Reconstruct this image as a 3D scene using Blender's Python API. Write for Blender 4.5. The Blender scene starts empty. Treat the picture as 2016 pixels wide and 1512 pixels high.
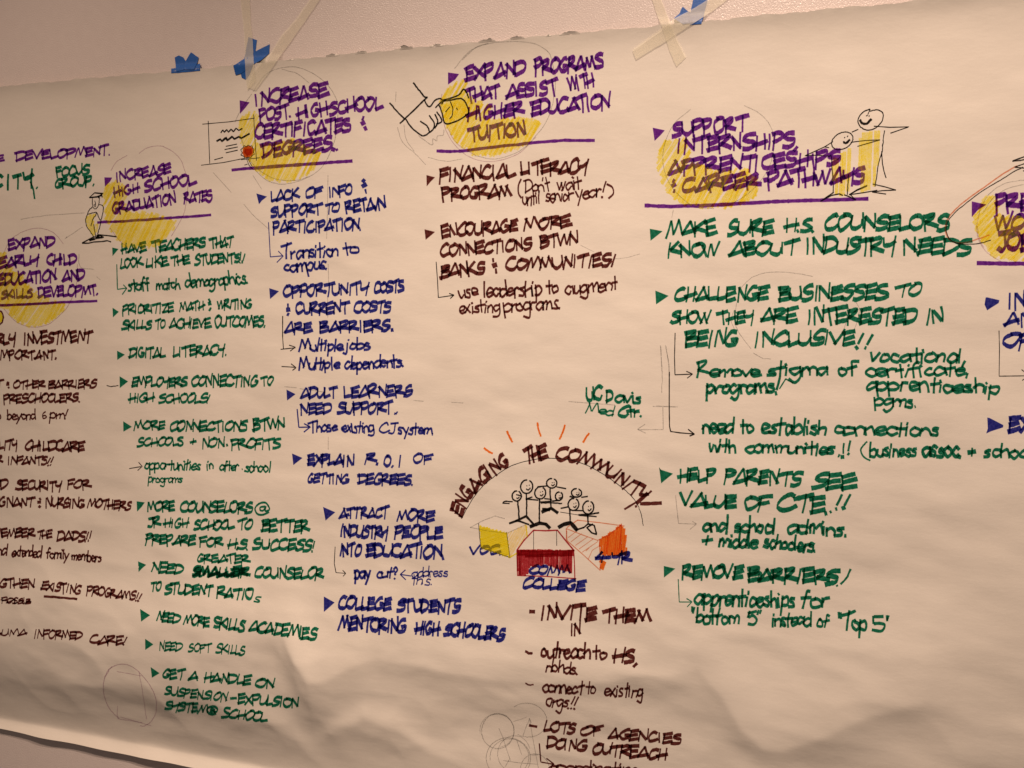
import bpy, math, random
import numpy as np

random.seed(7)
rng = np.random.default_rng(11)
C = bpy.context.scene
COL = C.collection

# ------------------------------------------------------------------ camera, light, exposure
FPX, CX, CY = 1514.0, 1008.0, 756.0                  # focal length and centre of the 2016 x 1512 photograph
_h = np.array([-4437 - CX, -(586 - CY), -FPX]); XA = -_h / np.linalg.norm(_h)
_u = np.array([363.0, 25110.0, 1514.0]); _u -= XA * (_u @ XA); ZA = _u / np.linalg.norm(_u)
YA = np.cross(ZA, XA)
ROT = np.array([XA, YA, ZA])                          # camera axes -> world axes (wall is y = 0, z is up)
CAM = np.array([0.0, -1.14, 0.0])

import mathutils
cd = bpy.data.cameras.new('camera'); cam = bpy.data.objects.new('camera', cd); COL.objects.link(cam)
cd.sensor_width = 36.0; cd.lens = FPX / 2016.0 * 36.0; cd.clip_start = 0.01; cd.clip_end = 60.0
M4 = mathutils.Matrix.Identity(4)
for i in range(3):
    for j in range(3):
        M4[i][j] = float(ROT[i, j])
    M4[i][3] = float(CAM[i])
cam.matrix_world = M4
C.camera = cam

w = bpy.data.worlds.new('World'); C.world = w; w.use_nodes = True
bg = w.node_tree.nodes['Background']
bg.inputs[0].default_value = (1.0, 0.74, 0.60, 1); bg.inputs[1].default_value = 0.10


def lamp(name, loc, target, power, size, blend, radius, col=(1.0, 0.75, 0.575)):
    l = bpy.data.lights.new(name, 'SPOT'); l.energy = power; l.color = col
    l.spot_size = math.radians(size); l.spot_blend = blend; l.shadow_soft_size = radius
    o = bpy.data.objects.new(name, l); COL.objects.link(o); o.location = loc
    d = mathutils.Vector(target) - mathutils.Vector(loc)
    o.rotation_euler = d.to_track_quat('-Z', 'Y').to_euler()
    return o


lamp('ceiling_downlight', (0.20, -1.40, 1.90), (0.02, 0.0, -1.30), 308, 70, 1.0, 0.045)
lamp('ceiling_downlight', (-1.10, -1.60, 1.90), (-1.12, 0.0, -1.05), 152, 66, 1.0, 0.045, (1.0, 0.735, 0.55))

C.view_settings.view_transform = 'Standard'; C.view_settings.look = 'None'
C.view_settings.gamma = 1.0; C.view_settings.exposure = 0.0; C.view_settings.use_curve_mapping = False
C.cycles.transparent_max_bounces = 48
C.cycles.use_denoising = True
C.cycles.max_bounces = 6

# ------------------------------------------------------------------ materials


def srgb(r, g, b):
    f = lambda c: (c / 255 / 12.92) if c / 255 <= 0.04045 else ((c / 255 + 0.055) / 1.055) ** 2.4
    return (f(r), f(g), f(b))


def mat(name):
    m = bpy.data.materials.new(name); m.use_nodes = True
    nt = m.node_tree; nt.nodes.clear()
    out = nt.nodes.new('ShaderNodeOutputMaterial')
    return m, nt, out


def N(nt, kind, **kw):
    n = nt.nodes.new(kind)
    for k, v in kw.items():
        if k in n.inputs:
            n.inputs[k].default_value = v
        else:
            setattr(n, k, v)
    return n


def noise(nt, scale, detail=3.0, rough=0.55, stretch=None):
    tc = N(nt, 'ShaderNodeTexCoord')
    n = N(nt, 'ShaderNodeTexNoise', Scale=scale, Detail=detail, Roughness=rough)
    if stretch:
        mp = N(nt, 'ShaderNodeMapping'); mp.inputs['Scale'].default_value = stretch
        if len(stretch) == 3:
            nt.links.new(tc.outputs['Object'], mp.inputs['Vector']); nt.links.new(mp.outputs[0], n.inputs['Vector'])
    else:
        nt.links.new(tc.outputs['Object'], n.inputs['Vector'])
    return n


def paper_material():
    m, nt, out = mat('butcher_paper')
    b = N(nt, 'ShaderNodeBsdfPrincipled', Roughness=0.62)
    b.inputs['Specular IOR Level'].default_value = 0.22
    n1 = noise(nt, 9, 5); n2 = noise(nt, 420, 3, 0.7)
    r = N(nt, 'ShaderNodeValToRGB')
    r.color_ramp.elements[0].position = 0.25; r.color_ramp.elements[0].color = (0.74, 0.685, 0.62, 1)
    r.color_ramp.elements[1].position = 0.8; r.color_ramp.elements[1].color = (0.815, 0.76, 0.695, 1)
    mx = N(nt, 'ShaderNodeMix', data_type='FLOAT'); mx.inputs[0].default_value = 0.35
    nt.links.new(n1.outputs['Fac'], mx.inputs[2]); nt.links.new(n2.outputs['Fac'], mx.inputs[3])
    nt.links.new(mx.outputs[0], r.inputs[0]); nt.links.new(r.outputs[0], b.inputs['Base Color'])
    nb = noise(nt, 34, 4, 0.6, (1.0, 1.0, 2.2)); nb2 = noise(nt, 700, 2, 0.7)
    ad = N(nt, 'ShaderNodeMath', operation='MULTIPLY_ADD'); ad.inputs[1].default_value = 0.05
    nt.links.new(nb2.outputs['Fac'], ad.inputs[0]); nt.links.new(nb.outputs['Fac'], ad.inputs[2])
    bp = N(nt, 'ShaderNodeBump', Strength=0.22, Distance=0.0016)
    nt.links.new(ad.outputs[0], bp.inputs['Height']); nt.links.new(bp.outputs[0], b.inputs['Normal'])
    nt.links.new(b.outputs[0], out.inputs[0])
    return m


def wall_material():
    m, nt, out = mat('painted_wall')
    b = N(nt, 'ShaderNodeBsdfPrincipled', Roughness=0.26)
    b.inputs['Specular IOR Level'].default_value = 0.5
    n1 = noise(nt, 60, 4)
    r = N(nt, 'ShaderNodeValToRGB')
    r.color_ramp.elements[0].color = (0.71, 0.625, 0.605, 1); r.color_ramp.elements[1].color = (0.78, 0.695, 0.67, 1)
    nt.links.new(n1.outputs['Fac'], r.inputs[0]); nt.links.new(r.outputs[0], b.inputs['Base Color'])
    n2 = noise(nt, 430, 2, 0.6)
    bp = N(nt, 'ShaderNodeBump', Strength=0.6, Distance=0.0009)
    nt.links.new(n2.outputs['Fac'], bp.inputs['Height']); nt.links.new(bp.outputs[0], b.inputs['Normal'])
    nt.links.new(b.outputs[0], out.inputs[0])
    return m


def ink(name, tint, body, cover=0.10, streak=0.22, scale=260.0, gaps=0.0):
    """A dye film: light passes through it to the paper and back, so crossings come out darker."""
    m, nt, out = mat(name)
    tr = N(nt, 'ShaderNodeBsdfTransparent')
    n = noise(nt, scale, 3, 0.65)
    r = N(nt, 'ShaderNodeValToRGB')
    lo = tuple(t ** (1 + streak) for t in tint); hi = tuple(t ** (1 - streak) for t in tint)
    r.color_ramp.elements[0].position = 0.33; r.color_ramp.elements[0].color = (*lo, 1)
    r.color_ramp.elements[1].position = 0.68; r.color_ramp.elements[1].color = (*hi, 1)
    nt.links.new(n.outputs['Fac'], r.inputs[0]); nt.links.new(r.outputs[0], tr.inputs[0])
    df = N(nt, 'ShaderNodeBsdfPrincipled', Roughness=0.5); df.inputs['Base Color'].default_value = (*body, 1)
    df.inputs['Specular IOR Level'].default_value = 0.25
    mx = N(nt, 'ShaderNodeMixShader'); mx.inputs[0].default_value = cover
    nt.links.new(tr.outputs[0], mx.inputs[1]); nt.links.new(df.outputs[0], mx.inputs[2])
    last = mx
    if gaps > 0:                                        # dry pigment: the tooth of the paper stays bare
        n2 = noise(nt, 620, 2, 0.7)
        r2 = N(nt, 'ShaderNodeValToRGB')
        r2.color_ramp.elements[0].position = 0.5 - 0.16; r2.color_ramp.elements[1].position = 0.5 + 0.16
        r2.color_ramp.elements[0].color = (gaps, gaps, gaps, 1); r2.color_ramp.elements[1].color = (0, 0, 0, 1)
        nt.links.new(n2.outputs['Fac'], r2.inputs[0])
        t2 = N(nt, 'ShaderNodeBsdfTransparent')
        m2 = N(nt, 'ShaderNodeMixShader')
        nt.links.new(r2.outputs[0], m2.inputs[0]); nt.links.new(mx.outputs[0], m2.inputs[1]); nt.links.new(t2.outputs[0], m2.inputs[2])
        last = m2
    nt.links.new(last.outputs[0], out.inputs[0])
    return m


def tape_material(name, col, clear, scale=90):
    m, nt, out = mat(name)
    b = N(nt, 'ShaderNodeBsdfPrincipled', Roughness=0.5)
    n = noise(nt, scale, 4)
    r = N(nt, 'ShaderNodeValToRGB')
    r.color_ramp.elements[0].color = (*[c * 0.86 for c in col], 1); r.color_ramp.elements[1].color = (*[min(1, c * 1.1) for c in col], 1)
    nt.links.new(n.outputs['Fac'], r.inputs[0]); nt.links.new(r.outputs[0], b.inputs['Base Color'])
    bp = N(nt, 'ShaderNodeBump', Strength=0.4, Distance=0.0006)
    n2 = noise(nt, 400, 2); nt.links.new(n2.outputs['Fac'], bp.inputs['Height']); nt.links.new(bp.outputs[0], b.inputs['Normal'])
    t = N(nt, 'ShaderNodeBsdfTransparent'); mx = N(nt, 'ShaderNodeMixShader'); mx.inputs[0].default_value = clear
    nt.links.new(b.outputs[0], mx.inputs[1]); nt.links.new(t.outputs[0], mx.inputs[2])
    nt.links.new(mx.outputs[0], out.inputs[0])
    return m


INK = {
    'P': ink('purple_marker_ink', (0.42, 0.165, 0.63), (0.07, 0.012, 0.16)),
    'G': ink('green_marker_ink', (0.105, 0.465, 0.355), (0.005, 0.09, 0.05)),
    'B': ink('blue_marker_ink', (0.18, 0.195, 0.60), (0.01, 0.012, 0.12)),
    'N': ink('brown_marker_ink', (0.37, 0.175, 0.17), (0.05, 0.012, 0.012)),
    'K': ink('black_pen_ink', (0.13, 0.12, 0.12), (0.01, 0.01, 0.01), streak=0.2),
    'S': ink('graphite', (0.63, 0.63, 0.63), (0.10, 0.09, 0.09), streak=0.3, gaps=0.7),
    'V': ink('violet_pencil', (0.77, 0.66, 0.74), (0.2, 0.12, 0.2), streak=0.3, gaps=0.5),
    'Y': ink('yellow_pastel', (1.0, 0.965, 0.36), (0.85, 0.66, 0.05), cover=0.14, streak=0.4, scale=120, gaps=0.55),
    'L': ink('yellow_marker_ink', (0.99, 0.96, 0.22), (0.8, 0.65, 0.03), cover=0.25, streak=0.2),
    'H': ink('pale_yellow_wash', (0.99, 0.93, 0.72), (0.8, 0.7, 0.3), cover=0.05, streak=0.4, scale=150),
    'O': ink('orange_marker_ink', (1.0, 0.50, 0.17), (0.7, 0.15, 0.02), cover=0.2),
    'T': ink('rust_marker_ink', (0.86, 0.37, 0.15), (0.5, 0.08, 0.02), cover=0.15),
    'R': ink('red_marker_ink', (0.72, 0.22, 0.26), (0.30, 0.012, 0.02), cover=0.12),
    'U': ink('rust_pencil', (0.90, 0.55, 0.42), (0.5, 0.15, 0.08), cover=0.1, gaps=0.2),
}
PAPER = paper_material(); WALL = wall_material()
BLUE_TAPE = tape_material('blue_painters_tape', (0.010, 0.105, 0.43), 0.0)
CREAM_TAPE = tape_material('cream_masking_tape', (0.94, 0.87, 0.70), 0.58)

# ------------------------------------------------------------------ mesh helpers


def mesh(name, verts, faces, material, parent=None, origin=(0, 0, 0), smooth=True):
    v = np.asarray(verts, dtype=float) - np.asarray(origin, dtype=float)
    me = bpy.data.meshes.new(name); me.from_pydata(v.tolist(), [], faces); me.update()
    me.materials.append(material)
    if smooth:
        me.polygons.foreach_set('use_smooth', [True] * len(me.polygons))
    o = bpy.data.objects.new(name, me); COL.objects.link(o)
    if parent is not None:
        o.parent = parent
    else:
        o.location = origin
    return o


def tag(o, label=None, cat=None, group=None, kind=None):
    for k, v in (('label', label), ('category', cat), ('group', group), ('kind', kind)):
        if v:
            o[k] = v
    return o


def plane_hit(p, y=0.0):
    """photo pixels (N,2) -> world points where their sight lines meet the plane at depth y (array or number)"""
    p = np.atleast_2d(np.asarray(p, dtype=float))
    d = np.stack([(p[:, 0] - CX) / FPX, -(p[:, 1] - CY) / FPX, -np.ones(len(p))], 1) @ ROT.T
    t = (y - CAM[1]) / d[:, 1]
    return CAM + d * t[:, None]


# views the measurements were taken in: (left, top, magnification)
VIEW = dict(A=(0, 0, 4), B=(400, 0, 4), C=(760, 60, 4), D=(1180, 0, 4), E=(1512, 150, 4), F=(0, 270, 5.04), G=(0, 540, 5.04),
            H=(0, 820, 5.04), I=(0, 1080, 5.04), J=(200, 440, 5.04), K=(200, 720, 5.04), L=(240, 980, 5.04), M=(180, 1180, 4.582),
            N=(480, 340, 5.04), O=(500, 620, 5.04), P=(560, 880, 4.582), Q=(600, 1150, 4.582), R=(820, 400, 4.582),
            S=(860, 800, 4.2), T=(900, 1040, 5.04), U=(920, 1220, 4.582), V=(1260, 400, 4.582), W=(1600, 400, 4.846),
            X=(1120, 660, 4.582), Y=(1576, 660, 4.582), Z=(1280, 900, 3.877), a=(1816, 280, 10.08), g=(100, 340, 9.45), p=(0, 0, 1))


def px(view, pts):
    l, t, s = VIEW[view]
    return np.asarray(pts, dtype=float) / s + np.array([l, t])


def pts(s):
    return [tuple(float(q) for q in w_.split(',')) for w_ in s.split()]


# ------------------------------------------------------------------ the relief of the sheet
TOP_Z = plane_hit([(0, 175)])[0][2]
BOT_Z = plane_hit([(0, 1429)])[0][2]
X0, X1 = -1.75, 0.75
NX, NZ = 626, 330
gx = np.linspace(X0, X1, NX)
gt = np.concatenate([np.linspace(0, 0.93, NZ - 60, endpoint=False), np.linspace(0.93, 1, 60)])


def value_noise(shape_x, shape_z, X, Z, seed):
    r = np.random.default_rng(seed)
    gridv = r.uniform(-1, 1, (400, 400))
    u = (X - X0) / shape_x + 7.3; v = (Z + 3.0) / shape_z + 3.1
    iu = np.floor(u).astype(int); iv = np.floor(v).astype(int)
    fu = u - iu; fv = v - iv
    fu = fu * fu * fu * (fu * (fu * 6 - 15) + 10); fv = fv * fv * fv * (fv * (fv * 6 - 15) + 10)
    g = lambda a, b: gridv[a % 400, b % 400]
    return (g(iu, iv) * (1 - fu) + g(iu + 1, iv) * fu) * (1 - fv) + (g(iu, iv + 1) * (1 - fu) + g(iu + 1, iv + 1) * fu) * fv


FOLDS = [   # crest line in photo pixels with its height there (mm); width above and below the crest (m)
    ([(520, 1190, 0), (575, 1235, 5), (604, 1290, 9), (628, 1330, 9), (660, 1322, 8.5), (700, 1302, 8), (755, 1284, 9), (800, 1297, 8.5), (860, 1312, 8), (960, 1330, 8), (1060, 1335, 8), (1180, 1336, 7),
      (1290, 1320, 6), (1375, 1312, 6), (1420, 1360, 7), (1460, 1425, 7.5), (1500, 1458, 8), (1540, 1462, 8), (1630, 1430, 8), (1740, 1388, 8),
      (1815, 1368, 7), (1880, 1385, 3), (1980, 1400, 0)], 0.10, 0.040),
    ([(600, 1490, 0), (660, 1440, 3), (725, 1408, 5), (790, 1432, 5.5), (850, 1480, 5), (930, 1520, 4), (1100, 1540, 4), (1300, 1560, 3), (1500, 1560, 0)], 0.022, 0.060),
    ([(120, 1262, 0), (220, 1250, 2.5), (300, 1222, 3.5), (400, 1226, 4), (480, 1244, 4), (560, 1260, 4), (600, 1320, 5), (640, 1400, 4), (680, 1470, 3), (720, 1520, 0)], 0.09, 0.055),
    ([(400, 1480, 0), (480, 1420, 2.5), (545, 1418, 4.0), (590, 1450, 4.5), (640, 1520, 4.0), (720, 1600, 0)], 0.03, 0.035),
    ([(300, 1440, 0), (345, 1436, 2.0), (400, 1442, 2.2), (440, 1462, 2), (520, 1500, 0)], 0.018, 0.022),
    ([(1350, 1300, 0), (1420, 1330, 1), (1560, 1340, 2.5), (1700, 1300, 3.5), (1850, 1260, 4), (2016, 1250, 5), (2200, 1250, 5)], 0.12, 0.09),
    ([(1300, 1640, 2), (1500, 1600, 4), (1700, 1560, 5), (1900, 1500, 6), (2100, 1480, 6)], 0.10, 0.05),
    ([(0, 1150, 0), (60, 1180, 2.5), (150, 1190, 2.5), (240, 1200, 0)], 0.06, 0.05),
    ([(560, 880, 0), (700, 905, .8), (900, 930, 1), (1200, 905, 1.2), (1500, 960, 1.3), (1800, 1000, 1.6), (2100, 960, 1.5)], 0.05, 0.03),
]


def relief(X, Z):
    t = np.clip((TOP_Z - Z) / (TOP_Z - BOT_Z), 0, 1)
    d = 0.0016 + 0.009 * np.sin(np.clip(t, 0, 1) * math.pi * 0.95) ** 1.5 * (0.6 + 0.4 * np.sin(X * 2.1 + 0.6))
    # top edge keeps a little of the curl of the roll
    s = TOP_Z - Z
    d += 0.0095 * np.exp(-np.clip(s, 0, 9) / 0.024) * (0.85 + 0.15 * np.sin(X * 9.0))
    # long soft waves
    amp = 0.35 + 0.65 * t
    d += amp * (0.0026 * value_noise(0.34, 0.16, X, Z, 1) + 0.0013 * value_noise(0.15, 0.07, X + 0.3 * Z, Z, 2)
                + 0.0010 * value_noise(0.07, 0.032, X + 0.5 * Z, Z, 3) + 0.00036 * value_noise(0.034, 0.017, X + 0.4 * Z, Z, 4))
    # soft crumples, sharper along their crests, growing towards the free lower edge
    cr = 0.5 - np.abs(value_noise(0.11, 0.075, X + 0.7 * Z, Z, 21)); cr2 = 0.5 - np.abs(value_noise(0.055, 0.04, X - 0.5 * Z, Z, 22))
    d += np.clip((t - 0.60) / 0.4, 0, 1) * (0.0034 * cr + 0.0011 * cr2) + 0.0004 * cr
    # the left part bellies out below the middle and draws back in above the lower edge
    d += 0.036 * np.exp(-((t - 0.865) / 0.14) ** 2) * np.clip((-0.45 - X) / 0.4, 0, 1)
    for poly, la, lb in FOLDS:
        a = np.array(poly); wpt = plane_hit(a[:, :2])
        zr = np.interp(X, wpt[:, 0], wpt[:, 2]); hh = np.interp(X, wpt[:, 0], a[:, 2], left=a[0, 2] if a[0, 0] < 0 else 0, right=a[-1, 2]) / 1000 * 1.4
        hh = np.where((X < wpt[0, 0]), 0, hh)
        wob = 0.004 * value_noise(0.05, 0.05, X, Z, 9)
        s2 = zr + wob - Z
        d += hh * np.where(s2 < 0, np.exp(-(s2 / la) ** 2), np.exp(-(np.abs(s2) / (lb * 1.35)) ** 1.18))
    # the lower edge: drawn in to the wall, then kicked out
    sb = Z - BOT_Z
    q = np.clip((sb - 0.010) / 0.135, 0.05, 2); d *= np.where(q < 0.7, q, 1 - 0.3 * np.exp(-(q - 0.7) / 0.3))
    d += 0.72 * 0.003 * np.log1p(np.exp(np.clip((0.017 + 0.002 * value_noise(0.06, 0.2, X, Z, 31) - sb) / 0.003, -30, 12))) * (0.9 + 0.12 * value_noise(0.2, 0.2, X, Z, 6))
    return np.maximum(d, 0.0012)


bot = BOT_Z + 0.002 * np.sin(gx * 3.1 + 0.4) + 0.0004 * np.sin(gx * 37)
top = TOP_Z + 0.0007 * np.sin(gx * 61) + 0.0006 * np.sin(gx * 173 + 1) + rng.normal(0, 0.00025, NX)
GX = np.repeat(gx[None, :], NZ, 0)
GZ = top[None, :] * (1 - gt[:, None]) + bot[None, :] * gt[:, None]
GD = relief(GX, GZ)


def sheet_depth(X, Z):
    """depth of the built (bilinear) sheet in front of the wall"""
    fx = np.clip((X - X0) / (X1 - X0) * (NX - 1), 0, NX - 1.001); ix = fx.astype(int); ax = fx - ix
    tz = np.interp(X, gx, top); bz = np.interp(X, gx, bot)
    fz = np.clip(np.interp((tz - Z) / (tz - bz), gt, np.arange(NZ)), 0, NZ - 1.001); iz = fz.astype(int); az = fz - iz
    return (GD[iz, ix] * (1 - ax) + GD[iz, ix + 1] * ax) * (1 - az) + (GD[iz + 1, ix] * (1 - ax) + GD[iz + 1, ix + 1] * ax) * az


def on_sheet(p, off):
    """photo pixels -> world points lying `off` metres proud of the sheet"""
    p = np.atleast_2d(np.asarray(p, float))
    d = np.zeros(len(p))
    for k in range(14):
        P = plane_hit(p, -d)
        e = sheet_depth(P[:, 0], P[:, 2]) + off - d
        d = d + e * (1.0 if k < 2 else 0.6)
    P = plane_hit(p, -d)
    P[:, 1] = -(sheet_depth(P[:, 0], P[:, 2]) + off)
    return P


# ------------------------------------------------------------------ setting: the wall
WX0, WX1, WZ0, WZ1 = -4.2, 3.2, -1.7, 1.9
wall = mesh('wall', [(WX0, 0, WZ0), (WX1, 0, WZ0), (WX1, 0, WZ1), (WX0, 0, WZ1), (WX0, .12, WZ0), (WX1, .12, WZ0), (WX1, .12, WZ1), (WX0, .12, WZ1)],
            [(0, 1, 2, 3), (5, 4, 7, 6), (4, 0, 3, 7), (1, 5, 6, 2), (3, 2, 6, 7), (4, 5, 1, 0)], WALL, smooth=False)
tag(wall, 'pale painted wall with fine orange-peel texture behind the paper', 'wall', kind='structure')

# ------------------------------------------------------------------ the sheet of paper
BASE = np.array([-0.45, 0.0, BOT_Z])
banner = bpy.data.objects.new('paper_banner', None); COL.objects.link(banner); banner.location = BASE
tag(banner, 'long cream butcher paper sheet of handwritten notes taped to the wall', 'paper banner')
V = np.stack([GX.ravel(), -GD.ravel(), GZ.ravel()], 1)
idx = np.arange(NX * NZ).reshape(NZ, NX)
F = np.stack([idx[:-1, :-1].ravel(), idx[1:, :-1].ravel(), idx[1:, 1:].ravel(), idx[:-1, 1:].ravel()], 1).tolist()
mesh('sheet', V, F, PAPER, banner, BASE)

# ------------------------------------------------------------------ strokes
_layer = [0]


def layer():
    _layer[0] += 1
    return 0.00022 + (_layer[0] % 50) * 0.000005


def smooth_line(p, k=5):
    p = np.asarray(p, float)
    if len(p) < 3:
        return p
    q = np.vstack([2 * p[0] - p[1], p, 2 * p[-1] - p[-2]])
    out = []
    for i in range(1, len(q) - 2):
        a, b, c, d = q[i - 1], q[i], q[i + 1], q[i + 2]
        for t in np.arange(k) / k:
            out.append(0.5 * ((2 * b) + (-a + c) * t + (2 * a - 5 * b + 4 * c - d) * t * t + (-a + 3 * b - 3 * c + d) * t ** 3))
    out.append(q[-2])
    return np.array(out)


class Pen:
    """collects the strokes of one mesh, in photo pixels laid on to the sheet"""

    def __init__(self):
        self.v = []; self.f = []

    def ribbon(self, p, wide, thin, nib=None, off=None, ext=0.5, wob=0.06):
        p = np.asarray(p, float)
        # resample so the ribbon follows the relief of the paper
        seg = np.linalg.norm(np.diff(p, axis=0), axis=1)
        keep = np.concatenate([[True], seg > 1e-6]); p = p[keep]
        if len(p) < 2:
            p = np.vstack([p, p + [0.5, 0.0]])
        seg = np.linalg.norm(np.diff(p, axis=0), axis=1); s = np.concatenate([[0], np.cumsum(seg)])
        n = int(max(2, math.ceil(s[-1] / 6.0) + 1))
        ss = np.unique(np.concatenate([np.linspace(0, s[-1], n), s]))
        p = np.stack([np.interp(ss, s, p[:, 0]), np.interp(ss, s, p[:, 1])], 1)
        t = np.gradient(p, axis=0); t /= np.linalg.norm(t, axis=1)[:, None] + 1e-9
        if nib is None:
            u = np.array([0.0, 1.0]); a = b = wide / 2
        else:
            u = np.asarray(nib, float); a, b = wide / 2, thin / 2
        vv = np.array([-u[1], u[0]])
        nn = np.stack([-t[:, 1], t[:, 0]], 1)
        h = np.sqrt((a * (nn @ u)) ** 2 + (b * (nn @ vv)) ** 2) * (1 + rng.normal(0, wob, len(p)))
        e = ext * math.sqrt((a * (t[0] @ u)) ** 2 + (b * (t[0] @ vv)) ** 2)
        e2 = ext * math.sqrt((a * (t[-1] @ u)) ** 2 + (b * (t[-1] @ vv)) ** 2)
        p = p.copy(); p[0] -= t[0] * e; p[-1] += t[-1] * e2
        L = p + nn * h[:, None]; Rr = p - nn * h[:, None]
        o = layer() if off is None else off
        W = on_sheet(np.vstack([L, Rr]), o)
        k = len(self.v); m = len(p)
        self.v.extend(W.tolist())
        self.f.extend([(k + i, k + i + 1, k + m + i + 1, k + m + i) for i in range(m - 1)])

    def line(self, view, s, w_, smooth=True, off=None, wob=0.08):
        """a drawn line of even width (photo pixels)"""
        p = px(view, pts(s) if isinstance(s, str) else s)
        if smooth:
            p = smooth_line(p)
        p = p + rng.normal(0, 0.25, p.shape)
        self.ribbon(p, w_, w_, None, off, 0.3, wob)

    def lines(self, view, s, w_, smooth=True, off=None):
        for q in s.split('|'):
            self.line(view, q, w_, smooth, off)

    def poly(self, view, s, off=None):
        p = px(view, pts(s))
        o = layer() if off is None else off
        W = on_sheet(np.vstack([p.mean(0)[None, :], p]), o)
        k = len(self.v); m = len(p)
        self.v.extend(W.tolist())
        self.f.extend([(k, k + 1 + i, k + 1 + (i + 1) % m) for i in range(m)])

    def hatch(self, view, s, angle, step, w_, off=None, ragged=2.0, skip=0.0):
        """fill an outline with parallel strokes (angle in degrees, px in photo pixels)"""
        p = px(view, pts(s)); c, sn = math.cos(math.radians(angle)), -math.sin(math.radians(angle))
        t = np.array([c, sn]); n = np.array([-sn, c])
        q = np.stack([p @ t, p @ n], 1)
        y = q[:, 1].min() + step * 0.4
        while y < q[:, 1].max():
            xs = []
            for i in range(len(q)):
                a, b = q[i], q[(i + 1) % len(q)]
                if (a[1] - y) * (b[1] - y) < 0:
                    xs.append(a[0] + (b[0] - a[0]) * (y - a[1]) / (b[1] - a[1]))
            xs.sort()
            for i in range(0, len(xs) - 1, 2):
                if random.random() < skip:
                    continue
                x0 = xs[i] + random.uniform(-ragged, ragged * .6); x1 = xs[i + 1] + random.uniform(-ragged * .6, ragged)
                if x1 - x0 < 1.0:
                    continue
                mid = (x0 + x1) / 2
                r_ = [t * x0 + n * y, t * mid + n * (y + random.uniform(-.6, .6)), t * x1 + n * (y + random.uniform(-.5, .5))]
                self.ribbon(np.array(r_), w_ * random.uniform(.8, 1.15), w_, None, off, 0.2, 0.08)
            y += step * random.uniform(0.8, 1.2)

    def build(self, name, material, parent):
        if not self.v:
            return None
        return mesh(name, self.v, self.f, material, parent, BASE)


# ------------------------------------------------------------------ the hand: one-stroke letters of a chisel marker
G = {}


def glyphs(s):
    for ln in s.strip().splitlines():
        ch, wd, body = ln.split(None, 2)
        G[ch] = (float(wd), [(q.strip().startswith('~'), pts(q.strip().lstrip('~'))) for q in body.split(';')])


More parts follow.
